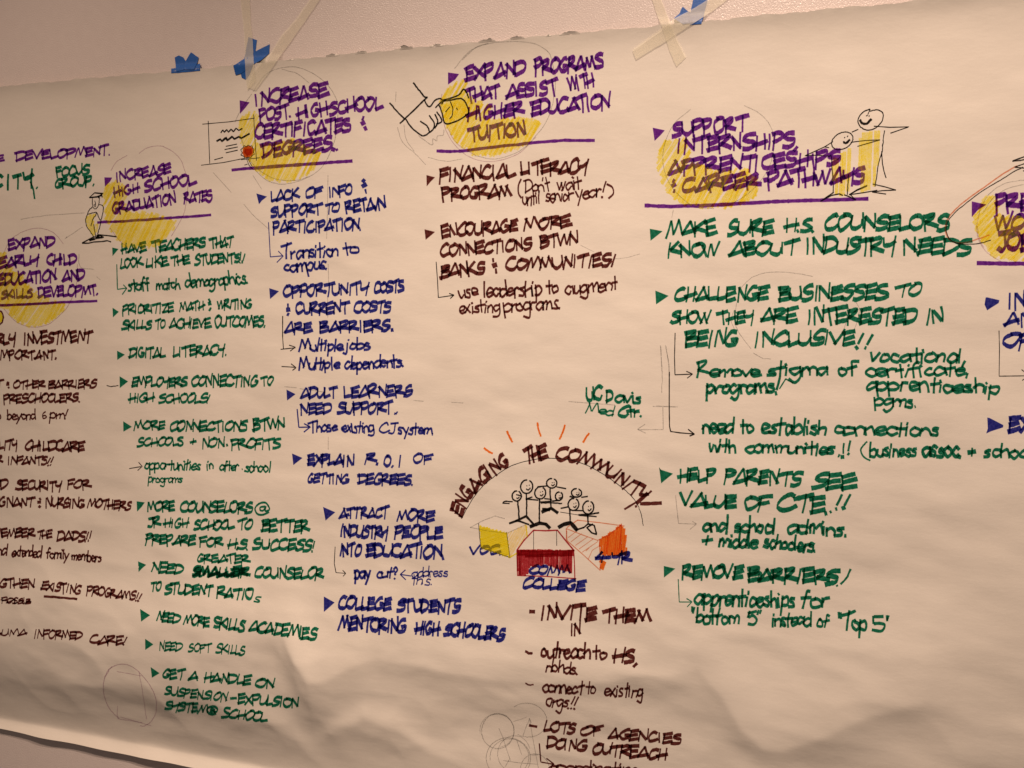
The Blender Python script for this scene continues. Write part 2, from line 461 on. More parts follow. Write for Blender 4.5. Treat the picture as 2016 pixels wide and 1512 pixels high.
glyphs("""
A .78 0,.02 .48,1 ;.48,1 .72,-.08;-.02,.06 .8,.22
B .66 .06,1.03 .04,-.06;~0,.97 .48,1 .55,.78 .1,.52;~.08,.52 .62,.46 .62,.1 0,.0
C .74 ~.72,.84 .52,1 .2,.82 .04,.4 .2,.03 .5,.0 .76,.16
D .74 .09,1.03 .05,-.06;~-.02,.97 .5,.95 .74,.6 .58,.2 .0,.0
E .64 .1,1.0 .06,-.05;.03,.97 .64,1.0;.05,.5 .6,.56;.0,.03 .66,.07
F .6 .1,1 .04,-.14;.02,.96 .66,1;.05,.5 .56,.55
G .74 ~.64,.95 .36,.97 .07,.52 .18,.05 .55,.05 .68,.34 .38,.42
H .72 .13,1 .09,-.08;.62,1.03 .6,-.1;-.05,.34 .8,.46
I .29 .16,1.04 .12,-.06
J .56 ~.44,1 .44,.26 .3,-.02 .06,.12;.08,.97 .72,1
K .7 .1,1.04 .06,-.1;.64,.98 .06,.42;.15,.46 .76,.03
L .56 .09,1.04 .05,.02;.03,.03 .62,.1
M .92 0,-.06 .2,1;.2,1 .42,.12;.42,.12 .68,1;.68,1 .92,-.02
N .7 .1,-.08 .14,1;.14,1 .6,.04;.6,.05 .66,1.1
O .74 ~.42,1 .12,.78 .04,.36 .25,.0 .58,.14 .74,.6 .6,.95 .34,1
P .62 .08,1.04 .05,-.16;~.0,.97 .48,1 .6,.75 .4,.52 .05,.46
Q .74 ~.42,1 .12,.78 .04,.36 .25,.0 .58,.14 .74,.6 .6,.95 .34,1;.4,.25 .76,-.12
R .72 .08,1.02 .05,-.12;~.0,.95 .48,1 .56,.78 .1,.44;.08,.48 .8,.06
S .64 ~.66,.93 .36,1 .1,.76 .3,.55 .58,.42 .56,.12 .25,.0 -.02,.07
T .7 -.05,.94 .78,1.02;.4,1.06 .36,-.14
U .68 ~.06,1 .05,.3 .25,.0 .5,.14 .62,.5;.65,1 .63,.0
V .7 0,1 .3,.02;.3,.02 .74,1.03
W .94 0,1 .22,.0;.22,.0 .48,.9;.48,.9 .65,.0;.65,.0 .95,1.03
X .7 .05,1 .68,-.03;.68,1 .0,.0
Y .68 ~.02,1 .08,.58 .35,.52 .62,.7;.66,1.03 .5,-.28
Z .68 0,.97 .65,1;.65,1 .02,.02;.02,.02 .7,.06
4 .7 .4,1 .02,.35;-.02,.33 .75,.38;.5,.62 .46,-.08
5 .6 .12,1 .08,.55;.1,.97 .62,1;~.08,.55 .45,.62 .6,.32 .4,.02 .02,.06
6 .6 ~.5,1 .15,.7 .05,.25 .3,.0 .55,.2 .45,.48 .1,.36
@ 1.0 ~.62,.62 .42,.66 .34,.4 .5,.28 .66,.5;~.68,.66 .66,.32 .85,.35 .96,.6 .7,.98 .3,.95 .02,.55 .12,.1 .5,-.04 .9,.12
a .52 ~.5,.47 .22,.55 .03,.25 .2,.0 .47,.22;.5,.56 .52,-.02
b .5 .07,1.04 .05,.0;~.05,.4 .35,.56 .5,.3 .3,.0 .05,.06
c .44 ~.45,.47 .2,.55 .03,.25 .2,.0 .48,.12
d .52 ~.46,.5 .2,.53 .02,.22 .2,.0 .48,.2;.5,1.06 .49,-.03
e .48 ~.05,.26 .45,.34 .4,.53 .15,.52 .03,.25 .2,.0 .52,.13
f .4 ~.46,.95 .26,1.02 .19,.7 .16,-.12;-.02,.5 .44,.56
g .52 ~.46,.5 .2,.54 .02,.28 .2,.03 .46,.25;~.5,.56 .48,-.18 .3,-.46 .0,-.32
h .5 .07,1.04 .05,-.02;~.05,.34 .3,.56 .45,.4 .48,-.02
i .16 .09,.55 .07,-.02;.1,.86 .1,.76
j .24 ~.18,.55 .17,-.2 .05,-.42 -.14,-.3;.2,.86 .2,.76
k .46 .07,1.04 .05,-.02;.42,.55 .08,.25;.12,.28 .46,-.02
l .16 .09,1.04 .07,-.03
m .76 .05,.56 .05,-.02;~.05,.34 .25,.56 .37,.4 .37,-.02;~.37,.34 .58,.56 .7,.4 .73,-.02
n .48 .05,.56 .05,-.02;~.05,.34 .28,.56 .43,.4 .46,-.02
o .5 ~.26,.56 .06,.4 .05,.12 .25,.0 .46,.15 .45,.42 .22,.56
p .52 .06,.62 .05,-.44;~.04,.42 .32,.58 .5,.32 .32,.02 .04,.06
r .38 .06,.56 .05,-.02;~.05,.3 .2,.53 .42,.5
s .42 ~.4,.52 .18,.55 .1,.4 .34,.24 .3,.02 -.02,.05
t .38 .2,1.0 .18,-.06;-.03,.54 .44,.6
u .48 ~.05,.56 .06,.12 .25,.0 .45,.2;.46,.56 .48,-.02
v .46 .02,.56 .2,.02;.2,.02 .46,.58
w .66 .02,.56 .16,.02;.16,.02 .34,.5;.34,.5 .46,.02;.46,.02 .66,.58
x .46 .02,.56 .45,-.02;.44,.56 .0,.0
y .48 .03,.56 .25,.05;.5,.6 .1,-.44
. .14 .04,.03 .1,.0
, .16 .1,.05 .0,-.22
! .24 .3,1.02 .1,.3;.02,.04 .06,-.02
? .4 ~.05,.9 .25,1.02 .38,.75 .18,.5 .16,.3;.14,.04 .17,.0
( .26 ~.26,1.05 .05,.7 .03,.2 .22,-.15
) .26 ~.02,1.05 .24,.7 .2,.2 .0,-.15
' .12 .08,1.05 .04,.8
" .24 .06,1.03 .04,.75;.2,1.03 .17,.75
- .4 .02,.42 .38,.44
+ .5 .26,.72 .22,.02;.0,.36 .52,.42
: .3 .12,.95 .14,.82;.02,.5 .24,.56;.18,.12 .16,.0
""")


def word(pen, text, path, cap, wide, thin, lean=0.14):
    """letters set along a base line (photo pixels) so that the word exactly fills it"""
    path = np.asarray(path, float)
    seg = np.linalg.norm(np.diff(path, axis=0), axis=1); s = np.concatenate([[0], np.cumsum(seg)])
    inset = 0.5 * thin
    gap = 0.10; swell = 1.19 if len(text) > 1 else 1.0
    tot = sum(G[c][0] for c in text) + gap * (len(text) - 1) + (swell - 1) * G[text[-1]][0]
    sc = max(s[-1] - 2 * inset, s[-1] * 0.6) / tot
    at = inset / sc
    rise = 0.30 * wide; cap = cap - 0.28 * wide
    for c in text:
        wd, strokes = G[c]
        mid = (at + wd / 2) * sc
        i = min(np.searchsorted(s, mid, 'right') - 1, len(seg) - 1); i = max(i, 0)
        t = (path[i + 1] - path[i]) / seg[i]
        nrm = np.array([t[1], -t[0]])                                  # up, away from the base line
        rot = random.gauss(0, 0.05)
        up = nrm + t * (rot + 0.02)
        org = path[i] + t * (at * sc - s[i]) + nrm * (random.gauss(0, 0.03) * cap + rise)
        hs = 1 + random.gauss(0, 0.045); ws = swell + random.gauss(0, 0.05)
        nib = nrm + t * lean; nib /= np.linalg.norm(nib)
        slope = 0.17 if c.isupper() else 0.03
        for sm, q in strokes:
            q = np.array(q) + rng.normal(0, 0.036, (len(q), 2))
            q = smooth_line(q, 5) if sm else q
            p = org + np.outer(q[:, 0] * ws * sc, t + nrm * slope) + np.outer(q[:, 1] * hs * cap, up)
            if not sm and len(p) == 2:                                 # a hand-drawn straight line bows a little
                m = p.mean(0) + (p[1] - p[0])[::-1] * [1, -1] * random.gauss(0, 0.018)
                p = smooth_line(np.array([p[0], m, p[1]]), 3)
            pen.ribbon(p, wide, thin, nib)
        at += wd + gap


class Block:
    """one block of writing: a part of the banner; its marker bullet, underline, arrow and sub-notes are sub-parts"""

    def __init__(self, name, label, ink_, weight=1.0):
        self.name, self.label, self.ink, self.k = name, label, ink_, weight
        self.pens = []                                                 # (name, ink, pen)
        self.main = Pen()

    def pen(self, name, ink_=None):
        p = Pen(); self.pens.append((name, ink_ or self.ink, p)); return p

    def text(self, view, s, into=None, k=1.0, fine=False):
        pen = into or self.main
        z = VIEW[view][2]
        for ln in s.strip().splitlines():
            f = ln.split()
            n = [float(q) for q in f[1:]]
            cap = n[-1] / z; path = px(view, np.array(n[:-1]).reshape(-1, 2))
            low = fine or f[0] == '@' or sum(ch.islower() for ch in f[0]) > len(f[0]) / 2
            wide = cap * (0.165 if low else 0.305) * self.k * k; thin = cap * (0.108 if low else 0.122) * self.k * k
            word(pen, f[0], path, cap, max(wide, 2.0), max(thin, 1.6))
        return self

    def sub(self, view, s, k=1.0, ink_=None):
        return self.text(view, s, self.pen('sub_note', ink_), k, True)

    def bullet(self, view, s):
        self.pen('bullet').poly(view, s); return self

    def mark(self, name, view, s, w_, ink_=None, smooth=True):
        self.pen(name, ink_).lines(view, s, w_, smooth); return self

    def arrow(self, view, s, w_=1.8, ink_=None):
        return self.mark('arrow', view, s, w_, ink_, False)

    def build(self):
        o = self.main.build(self.name, INK[self.ink], banner)
        if o is None:
            o = bpy.data.objects.new(self.name, None); COL.objects.link(o); o.parent = banner
        o['label'] = self.label
        for n, i, p in self.pens:
            p.build(n, INK[i], o)
        return o

# ------------------------------------------------------------------ yellow discs and pencil guides (drawn before the writing)
UNDER = 0.00012


def drawing(name, label, steps):
    """a drawing on the banner; steps = (sub-part name, ink, [(kind, view, data, width...)])"""
    o = bpy.data.objects.new(name, None); COL.objects.link(o); o.parent = banner; o['label'] = label
    for sub, ink_, ops in steps:
        p = Pen()
        for op in ops:
            if op[0] == 'l':
                p.lines(op[1], op[2], op[3], op[4] if len(op) > 4 else True)
            elif op[0] == 'p':
                p.poly(op[1], op[2])
            elif op[0] == 'h':
                p.hatch(op[1], op[2], op[3], op[4], op[5], None, *(op[6:]))
        p.build(sub, INK[ink_], o)
    return o


def oval(cx_, cy_, rx, ry, tilt=0, a0=0, a1=360, n=22):
    c, s = math.cos(math.radians(tilt)), math.sin(math.radians(tilt))
    out = []
    for k in range(n + 1):
        a = math.radians(a0 + (a1 - a0) * k / n); x, y = rx * math.cos(a), ry * math.sin(a)
        out.append('%.1f,%.1f' % (cx_ + x * c - y * s, cy_ + x * s + y * c))
    return ' '.join(out)


def disc(view, outline, ang, label, guides, ink2='S', gap=0.0, view2=None, more=None):
    st = [('pastel_fill', 'Y', [('h', view, outline, ang, 4.5, 4.7, 5.0, gap + .05), ('h', view, outline, ang + 7, 8.0, 5.0, 4.0, .35)])]
    st.append(('guide_circle', ink2, [('l', view2 or view, g, 1.3) for g in guides]))
    if more:
        st.append(('guide_circle', more[0], [('l', view2 or view, g, 1.3) for g in more[1]]))
    drawing('yellow_disc', label, st)


disc('p', '-20,494 8,496 14,524 40,540 62,572 96,592 130,600 122,615 102,631 66,643 35,632 10,605 -20,590', 55, 'yellow pastel disc behind the early child heading',
     [ '6,500 20,474 45,456 75,449 105,458 125,480', '8,608 25,628 45,640 68,644 95,638 118,620 135,600 150,560 152,520'], 'V')
disc('F', '1105,440 1180,455 1240,500 1250,600 1230,730 1500,760 1740,840 1720,920 1640,1000 1560,1075 1430,1095 1330,1090 1240,1085 1180,1020 1120,930 1060,850 1035,700 1030,560 1050,490', 58,
     'yellow pastel disc behind the high school graduation heading',
     ['1380,160 1450,110 1570,85 1680,120 1790,220 1850,380 1865,480 1840,700 1790,830 1700,980', '1090,900 1180,1020 1260,1085', '1100,330 1160,240 1260,180'], 'V')
disc('B', '345,890 400,882 440,940 430,1000 395,1040 400,1110 480,1140 700,1100 830,1170 955,1215 930,1270 870,1330 780,1395 640,1430 520,1412 420,1330 340,1230 300,1120 280,960 300,930', 62,
     'loosely hatched yellow pastel disc behind the certificates heading',
     ['395,720 470,610 560,550 700,525 830,560 950,640 1030,740 1062,860 1035,1100 960,1280 870,1370 720,1420 560,1405 430,1330 350,1230 290,1060',
      '400,1330 500,1420 620,1450 740,1430 840,1390', '250,960 300,860 380,740', '620,545 740,580 830,650'], 'S', 0.10)
disc('C', '600,385 632,420 622,500 700,560 815,580 832,620 760,700 1050,690 1210,715 1200,800 1130,880 1000,945 820,985 690,970 570,880 480,770 445,660 430,545 500,440', 56,
     'yellow pastel disc behind the tuition heading',
     ['540,300 640,180 750,115 950,85 1150,100 1270,160 1310,250 1335,400 1320,540 1270,700 1180,830 1050,950 860,1010 700,985', '600,230 700,140 800,100'], 'S', 0.0, None,
     ('V', ['440,500 430,600 470,780 560,920 690,1010 850,1030 1040,970 1180,840', '480,760 560,890 700,980']))
disc('D', '520,1110 690,1095 705,1160 720,1280 900,1340 1180,1340 1245,1420 1240,1540 1100,1610 1000,1632 800,1625 640,1600 520,1480 450,1300 470,1180', 57,
     'yellow pastel disc behind the internships heading',
     ['720,860 600,960 525,1100 500,1250 540,1420 640,1550 760,1630 900,1640', '1140,830 1260,890 1340,980 1378,1100 1365,1220 1320,1350 1200,1500 1050,1600'], 'S', 0.08)
disc('E', '1700,955 1790,950 1830,1100 2080,1120 2080,1440 1900,1452 1770,1410 1690,1310 1640,1200 1615,1120', 42, 'yellow pastel disc cut off by the right edge of the photo',
     ['2050,815 1950,825 1850,850 1740,930 1680,1030 1660,1100', '2050,845 1900,880 1780,950 1690,1080'], 'S', 0.05, None, ('V', ['1660,1090 1642,1200 1665,1300 1730,1390 1830,1455', '1650,1180 1660,1270 1700,1350']))

# pencil guides and sketches
drawing('pencil_sketch', 'faint pencil guide lines and fold marks across the sheet', [
    ('guide_line', 'S', [('l', 'p', '560,761 583,763|814,788 833,790|888,792 912,793|1120,790 1155,793 1210,797|1285,800 1330,801|590,765 640,772', 1.3, False),
                         ('l', 'p', '645.5,345 644,420 643,470|646,520 647,560|646,860 646,885|645,585 645,625', 1.2, False),
                         ('l', 'X', '825,90 842,330 838,520|870,90 900,240 905,330', 1.2), ('l', 'X', '790,635 980,645', 1.0),
                         ('l', 'V', '190,1290 195,1512|235,1290 265,1512|285,130 300,60', 1.1),
                         ('l', 'p', '420,340 455,378|480,402 500,425 528,450|498,345 515,372', 1.1),
                         ('l', 'p', '130,468 150,455 162,447|132,466 128,470|155,500 158,525 185,530|40,432 90,424 165,419|190,545 197,551', 1.2),
                         ('l', 'C', '80,480 75,560|90,760 130,880 230,970 310,1055|140,740 160,860 220,950|330,1000 480,1030 600,1010', 1.1),
                         ('l', 'R', '1480,380 1600,440|1780,500 1900,490 2016,455', 1.0)])])
drawing('pencil_sketch', 'faint pencil circle under the being inclusive lines', [
    ('guide_circle', 'S', [('l', 'V', '890,790 960,710 1050,650 1200,620 1400,632 1560,660|850,960 822,1050 850,1130|870,900 855,1060 900,1180 1000,1310|1020,1350 1100,1395 1180,1405|1860,900 1872,960 1860,1060 1830,1170|1950,890 1980,960 1960,1060 1920,1180', 1.2)])])
drawing('pencil_sketch', 'violet pencil circle near the lower left edge', [
    ('guide_circle', 'V', [('l', 'M', '120,700 150,640 210,598 290,583 370,610 450,680 530,780 582,900 580,1020 540,1100 480,1140 440,1140', 1.5),
                           ('l', 'M', '250,1075 180,1010 130,920 108,820 115,720 160,640|150,640 185,610', 1.5),
                           ('l', 'M', '230,650 330,668 450,690|430,650 455,800 480,960 495,1080|235,960 240,1070 330,1090 460,1112|260,1060 400,1100 540,1140', 1.2)])])
drawing('pencil_sketch', 'cluster of thin pencil circles beside the lots of agencies line', [
    ('guide_circle', 'S', [('l', 'U', oval(275, 1005, 146, 158), 1.5), ('l', 'U', oval(268, 1000, 155, 150, 20, 150, 420), 1.2),
                           ('l', 'U', oval(540, 905, 178, 152, 10, -140, 110), 1.3), ('l', 'U', oval(370, 1250, 200, 185, 8), 1.4), ('l', 'U', oval(380, 1240, 175, 165, 0, 170, 400), 1.2),
                           ('l', 'U', oval(420, 1205, 145, 160, 15, 60, 330), 1.2), ('l', 'U', oval(610, 1350, 130, 140, 0, 180, 350), 1.3)]),
    ('guide_line', 'S', [('l', 'U', '285,980 320,1060 350,1160 392,1275|415,920 470,900 535,880|385,1250 340,1325|325,1270 480,1290 640,1305', 1.2, False),
                         ('l', 'U', '545,945 562,890 575,930|562,890 590,1060 640,1340|445,1080 490,1215|580,1220 640,1215|500,1050 540,940', 1.2, False)])])

# ------------------------------------------------------------------ headings
b = Block('heading', 'purple and green session title at the upper left edge', 'P', 1.05)
b.text('F', """E -45 255 45 250 62
DEVELOP 150 245 745 205 84
MENT. 745 200 1095 185 84""", k=1.1)
p = b.pen('lettering', 'G')
b.text('F', """C -75 522 35 518 120
I 62 525 88 523 145
T 135 520 225 515 120
Y 235 500 360 480 140
. 350 520 372 520 90
FOCUS 550 405 890 375 92
GROUP. 535 515 935 490 92""", p, 1.1)
p.lines('F', '300,440 330,520 342,610', 3.2)
b.build()

b = Block('heading', 'purple heading starting EXPAND EARLY CHILD', 'P', 1.12)
b.text('F', """EXPAND 80 1130 550 1090 100
EARLY -25 1310 395 1275 108
CHILD 455 1280 762 1268 105
EDUCATION -25 1478 570 1440 112
AND 610 1442 855 1428 105""")
b.text('G', """SKILLS 5 252 332 236 85
DEVELOPMT. 368 240 975 212 98""")
b.mark('underline', 'G', '-40,308 300,296 600,278 960,264', 5.0).build()

b = Block('heading', 'purple heading INCREASE HIGH SCHOOL GRADUATION RATES', 'P', 1.12)
b.bullet('F', '1035,398 1112,400 1090,440 1040,490')
b.text('F', """INCREASE 1142 452 1705 365 95
HIGH 1130 600 1390 558 92
SCHOOL 1430 555 1950 478 105
GRADUATION 1115 768 1758 670 105
RATES 1820 665 2115 640 98""")
b.mark('underline', 'F', '970,845 1300,828 1700,800 2090,770', 5.2).build()

b = Block('heading', 'purple heading INCREASE POST HIGH SCHOOL CERTIFICATES AND DEGREES', 'P', 1.12)
b.bullet('B', '287,790 365,805 330,850 290,895')
b.text('B', """INCREASE 405 840 985 770 100
POST. 440 965 695 930 92
HIGHSCHOOL 735 940 1420 865 98
CERTIFICATES 398 1100 1175 1045 105
: 1240 1035 1300 1030 115
DEGREES.. 462 1250 1065 1190 105""")
b.mark('underline', 'B', '225,1338 500,1315 850,1290 1172,1267', 6.2).build()

b = Block('heading', 'purple heading EXPAND PROGRAMS THAT ASSIST WITH HIGHER EDUCATION TUITION', 'P', 1.15)
b.bullet('C', '488,330 575,342 545,385 488,425')
b.text('C', """EXPAND 622 408 1112 355 108
PROGRAMS 1165 352 1718 310 112
THAT 630 572 900 540 102
ASSIST 945 548 1365 508 105
WITH 1430 482 1652 445 98
HIGHER 632 718 1092 678 102
EDUCATION 1142 678 1772 618 108
TUITION 648 880 1118 838 105""")
b.mark('underline', 'C', '400,948 580,950 800,922 1100,890 1350,868 1640,866', 6.0).build()

b = Block('heading', 'purple heading SUPPORT INTERNSHIPS APPRENTICESHIPS CAREER PATHWAYS', 'P', 1.15)
b.bullet('D', '420,1005 515,1025 480,1065 435,1108')
b.text('D', """SUPPORT 565 1088 1175 1038 112
INTERNSHIPS, 600 1218 1572 1168 112
APPRENTICESHIPS 540 1388 1900 1308 112
: 565 1525 610 1520 110
CAREER 640 1528 1275 1482 108""")
b.text('E', """- -35 875 10 870 110
PATHWAYS -10 888 775 852 118""")
b.mark('underline', 'p', '1270,404 1320,406 1420,403 1520,397 1709,391', 7.0).build()

b = Block('heading', 'purple heading cut off by the right edge of the photo', 'P', 1.15)
b.bullet('E', '1605,985 1720,1010 1650,1055 1605,1108')
b.text('E', """PREP 1785 1085 2170 1065 128
WO 1765 1232 2030 1222 118
RK 2040 1222 2200 1215 118
JOBS 1795 1392 2200 1380 135""")
b.mark('underline', 'E', '1650,1470 1850,1474 2080,1476', 8.0).build()

# ------------------------------------------------------------------ brown notes at the left edge
b = Block('note', 'brown note about early investment at the left edge', 'N', 1.08)
b.text('G', """RLY -40 712 158 708 108
INVESTMENT 225 705 915 680 108
IMPORTANT. -35 850 562 850 88""").build()
b = Block('note', 'brown note about other barriers and preschoolers', 'N', 1.08)
b.text('G', """T -50 1138 35 1135 72
: 55 1140 105 1138 72
OTHER 130 1142 448 1132 74
BARRIERS 475 1145 962 1132 78
PRESCHOOLERS. 28 1290 795 1272 84""")
b.sub('G', """o -40 1445 15 1445 90
beyond 62 1448 358 1445 95
6 405 1440 470 1440 78
pm! 485 1440 675 1440 95""", 1.1).build()
b = Block('note', 'brown note about childcare and infants', 'N', 1.08)
b.text('H', """QUALITY -190 335 178 335 88
CHILDCARE 235 345 842 355 95
R -45 470 32 470 75
INFANTS!! 65 480 525 492 80""").build()
b = Block('note', 'brown note about food security and nursing mothers', 'N', 1.08)
b.text('H', """FOOD -190 735 80 730 88
SECURITY 155 735 612 745 92
FOR 665 722 900 722 82
REGNANT -150 900 345 905 88
: 365 905 412 905 95
NURSING 445 905 842 918 88
MOTHERS 860 908 1302 942 85""").build()
b = Block('note', 'brown note about remembering the dads', 'N', 1.08)
b.text('H', """EMEMBER -130 1208 345 1205 85
THE 365 1212 518 1215 76
DADS!! 560 1235 905 1248 92""")
b.sub('H', """nd -40 1375 78 1378 105
extended 105 1388 412 1402 105
family 450 1402 682 1420 100
members 700 1422 1012 1450 100""", 1.15).build()
b = Block('note', 'brown note about existing programs with one struck-out line', 'N', 1.08)
b.text('I', """ENGTHEN -150 388 345 408 85
EXISTING 400 415 808 462 84
PROGRAMS!! 850 462 1390 528 84""")
p = b.pen('struck_word')
b.text('I', "POSSIB 10 545 310 560 55", p)
p.lines('I', '5,505 80,520 60,540 150,500 140,550 230,505 220,550 310,525', 2.6, False)
b.mark('underline', 'I', '440,474 600,486 762,500', 4.6).build()
b = Block('note', 'faded brown note about informed care', 'N', 1.0)
b.text('I', """AUMA -70 875 272 868 62
INFORMED 330 890 818 912 78
CARE! 885 950 1255 968 84""").build()
b = Block('note', 'small yellow dot outlined in brown at the left edge', 'N')
b.mark('outline', 'G', '-20,360 15,375 32,425 20,475 -5,500', 3.0)
b.pen('fill', 'L').poly('G', '-20,365 12,380 26,425 16,470 -20,492')
b.build()

# ------------------------------------------------------------------ green column
b = Block('note', 'green note asking for teachers that look like the students', 'G', 1.08)
b.bullet('J', '105,238 168,252 140,285 108,322')
b.text('J', """HAVE 192 305 442 290 92
TEACHERS 500 288 1042 245 98
THAT 1070 242 1308 235 95
LOOK 180 455 412 432 90
LIKE 430 442 665 428 92
THE 690 428 882 408 88
STUDENTS!! 920 420 1420 390 92""")
b.sub('J', """staff 255 678 490 655 118
match 532 660 782 655 112
demographics. 825 642 1460 598 122""", 1.15)
b.arrow('J', '150,405 158,655 245,640|205,705 250,640 212,608').build()
b = Block('note', 'green note to prioritize math and writing', 'G', 1.08)
b.bullet('J', '108,835 170,875 112,930')
b.text('J', """PRIORITIZE 205 908 722 888 86
MATH 770 880 1028 862 85
: 1050 862 1098 860 115
WRITING 1140 858 1492 850 90
SKILLS 200 1060 502 1055 92
TO 530 1050 642 1045 82
ACHIEVE 670 1045 1085 1045 92
OUTCOMES. 1120 1035 1628 1028 98""").build()
b = Block('note', 'green note DIGITAL LITERACY', 'G', 1.08)
b.bullet('J', '153,1262 230,1300 155,1352')
b.text('J', """DIGITAL 265 1340 635 1335 95
LITERACY. 700 1335 1245 1312 98""").build()
b = Block('note', 'green note about employers connecting to high schools', 'G', 1.1)
b.bullet('K', '178,104 262,155 180,220')
b.text('K', """EMPLOYERS 290 215 852 215 92
CONNECTING 880 212 1555 215 102
TO 1580 205 1712 200 86
HIGH 265 375 525 372 88
SCHOOLS! 562 382 1075 375 84""").mark('dash', 'K', '50,195 95,205 165,195', 1.5, 'K').build()
b = Block('note', 'green note about more connections between schools and non-profits', 'G', 1.1)
b.bullet('K', '214,550 300,605 216,652')
b.text('K', """MORE 315 640 638 640 82
CONNECTIONS 665 655 1448 655 95
BTWN 1500 658 1830 632 108
SCHOOLS 350 805 826 800 80
+ 870 795 945 795 85
NON 990 822 1222 818 92
. 1232 795 1250 795 90
PROFITS 1282 830 1778 835 92""")
b.sub('K', """opportunities 415 1032 988 1038 105
in 1035 1038 1112 1038 100
after 1160 1042 1360 1052 100
. 1385 1035 1402 1035 90
school 1415 1055 1678 1062 105
programs 455 1162 802 1168 85""", 1.1)
b.arrow('K', '275,1020 390,1000|368,958 402,1000 358,1038', 1.5, 'K').build()
b = Block('note', 'green note about more counselors at junior high school', 'G', 1.12)
b.bullet('L', '146,34 226,45 195,90 150,136')
b.text('L', """MORE 245 142 528 138 95
COUNSELORS 568 145 1298 165 102
@ 1312 168 1478 165 115
JR 245 295 388 290 92
HIGH 410 300 662 300 86
SCHOOL 705 325 1112 325 98
TO 1140 318 1302 318 92
BETTER 1375 342 1868 355 108
PREPARE 220 465 735 485 95
FOR 765 488 1008 490 90
H.S. 1045 508 1248 522 95
SUCCESS! 1295 522 1918 540 105""").build()
b = Block('note', 'green note about a greater counselor to student ratio with a struck word', 'G', 1.15)
b.bullet('L', '160,630 242,665 200,700 165,736')
b.text('L', """NEED 280 735 602 772 92
GREATER 730 652 1268 660 78
COUNSELOR 1305 800 2008 822 102
TO 275 928 396 935 86
STUDENT 415 960 908 975 98
RATIO 930 998 1312 1022 102
s 1310 1035 1382 1042 90""")
p = b.pen('struck_word')
b.text('L', """SMALLER 685 780 1268 792 92
SMALLER 695 788 1240 795 80""", p, 1.1)
p.lines('L', '700,780 780,720 770,790 860,720 850,790 950,730 940,795 1050,730 1040,795 1120,740', 4.0, False)
b.build()
b = Block('note', 'green note NEED MORE SKILLS ACADEMIES', 'G', 1.12)
b.bullet('L', '180,1103 280,1165 190,1228')
b.text('L', """NEED 330 1222 572 1262 92
MORE 605 1262 868 1295 94
SKILLS 905 1298 1218 1340 108
ACADEMIES 1250 1330 1928 1425 112""").build()
b = Block('note', 'thin green note NEED SOFT SKILLS', 'G', 0.92)
b.bullet('M', '484,355 558,405 485,455')
b.text('M', """NEED 600 462 818 470 74
SOFT 870 480 1078 486 74
SKILLS 1115 490 1392 510 80""").build()
b = Block('note', 'lowest green note about handling the suspension and expulsion system', 'G', 1.1)
b.bullet('M', '534,610 614,665 545,706')
b.text('M', """GET 632 724 838 728 82
A 870 742 962 745 84
HANDLE 1005 745 1438 782 84
ON 1475 800 1648 815 86
SUSPENSION 650 868 1230 932 74
- 1242 925 1308 928 75
EXPULSION 1312 948 1872 985 86
SYSTEM@ 655 1000 1138 1050 76
SCHOOL 1170 1072 1592 1112 82""").build()

# ------------------------------------------------------------------ blue column
b = Block('note', 'blue note about lack of info and support to retain participation', 'B', 1.15)
b.bullet('N', '124,205 230,236 180,275 150,312')
b.text('N', """LACK 262 295 556 268 98
OF 608 258 778 245 92
INFO 835 250 1092 225 95
: 1180 215 1250 205 140
SUPPORT 255 450 778 418 102
TO 805 410 958 400 92
RETAIN 1008 408 1418 370 112
PARTICIPATION. 282 605 1170 575 108""")
b.sub('N', """Transition 370 858 948 832 135
to 985 822 1158 802 125
campus. 393 995 845 958 135""", 1.05)
b.arrow('N', '245,490 262,835 380,825|340,778 388,825 328,888', 1.8, 'B').build()
b = Block('note', 'blue note saying opportunity and current costs are barriers', 'B', 1.18)
b.bullet('N', '252,1145 348,1175 260,1252')
b.text('N', """OPPORTUNITY 390 1238 1248 1208 104
COSTS 1285 1205 1598 1190 110
: 415 1425 470 1420 125
CURRENT 502 1418 1052 1402 106
COSTS 1090 1400 1468 1392 100""")
b.text('O', """ARE 295 188 582 185 98
BARRIERS. 648 185 1380 168 104""")
b.sub('O', """Multiple 445 362 888 358 120
jobs 900 355 1158 345 115
Multiple 432 550 858 542 118
dependents. 892 545 1495 522 122""", 1.15)
b.arrow('O', '285,10 285,215 292,335|265,342 408,322|350,298 408,320 362,358|275,512 415,520|368,484 418,522 383,548', 1.7, 'K').build()
b = Block('note', 'blue note saying adult learners need support', 'B', 1.15)
b.bullet('O', '322,740 412,785 328,848')
b.text('O', """ADULT 462 835 832 828 100
LEARNERS 885 832 1578 815 106
NEED 452 992 778 985 100
SUPPORT.. 820 992 1435 985 106""")
b.sub('O', """Those 538 1168 828 1162 112
existing 865 1170 1195 1168 110
CJ 1240 1182 1402 1188 98
system. 1420 1188 1785 1192 115""", 1.12)
b.arrow('O', '430,935 445,1115 555,1110|500,1078 558,1110 498,1162', 2.6, 'B').build()
b = Block('note', 'blue note EXPLAIN R.O.I OF GETTING DEGREES', 'B', 1.18)
b.bullet('P', '68,58 162,98 80,162')
b.text('P', """EXPLAIN 198 172 632 178 98
R. 725 155 852 160 85
O. 890 185 985 185 92
I 1020 185 1050 185 98
OF 1155 158 1338 155 78
GETTING 198 330 582 338 80
DEGREES. 655 340 1162 352 88""").build()
b = Block('note', 'blue note about attracting industry people into education', 'B', 1.18)
b.bullet('P', '348,540 458,588 370,662')
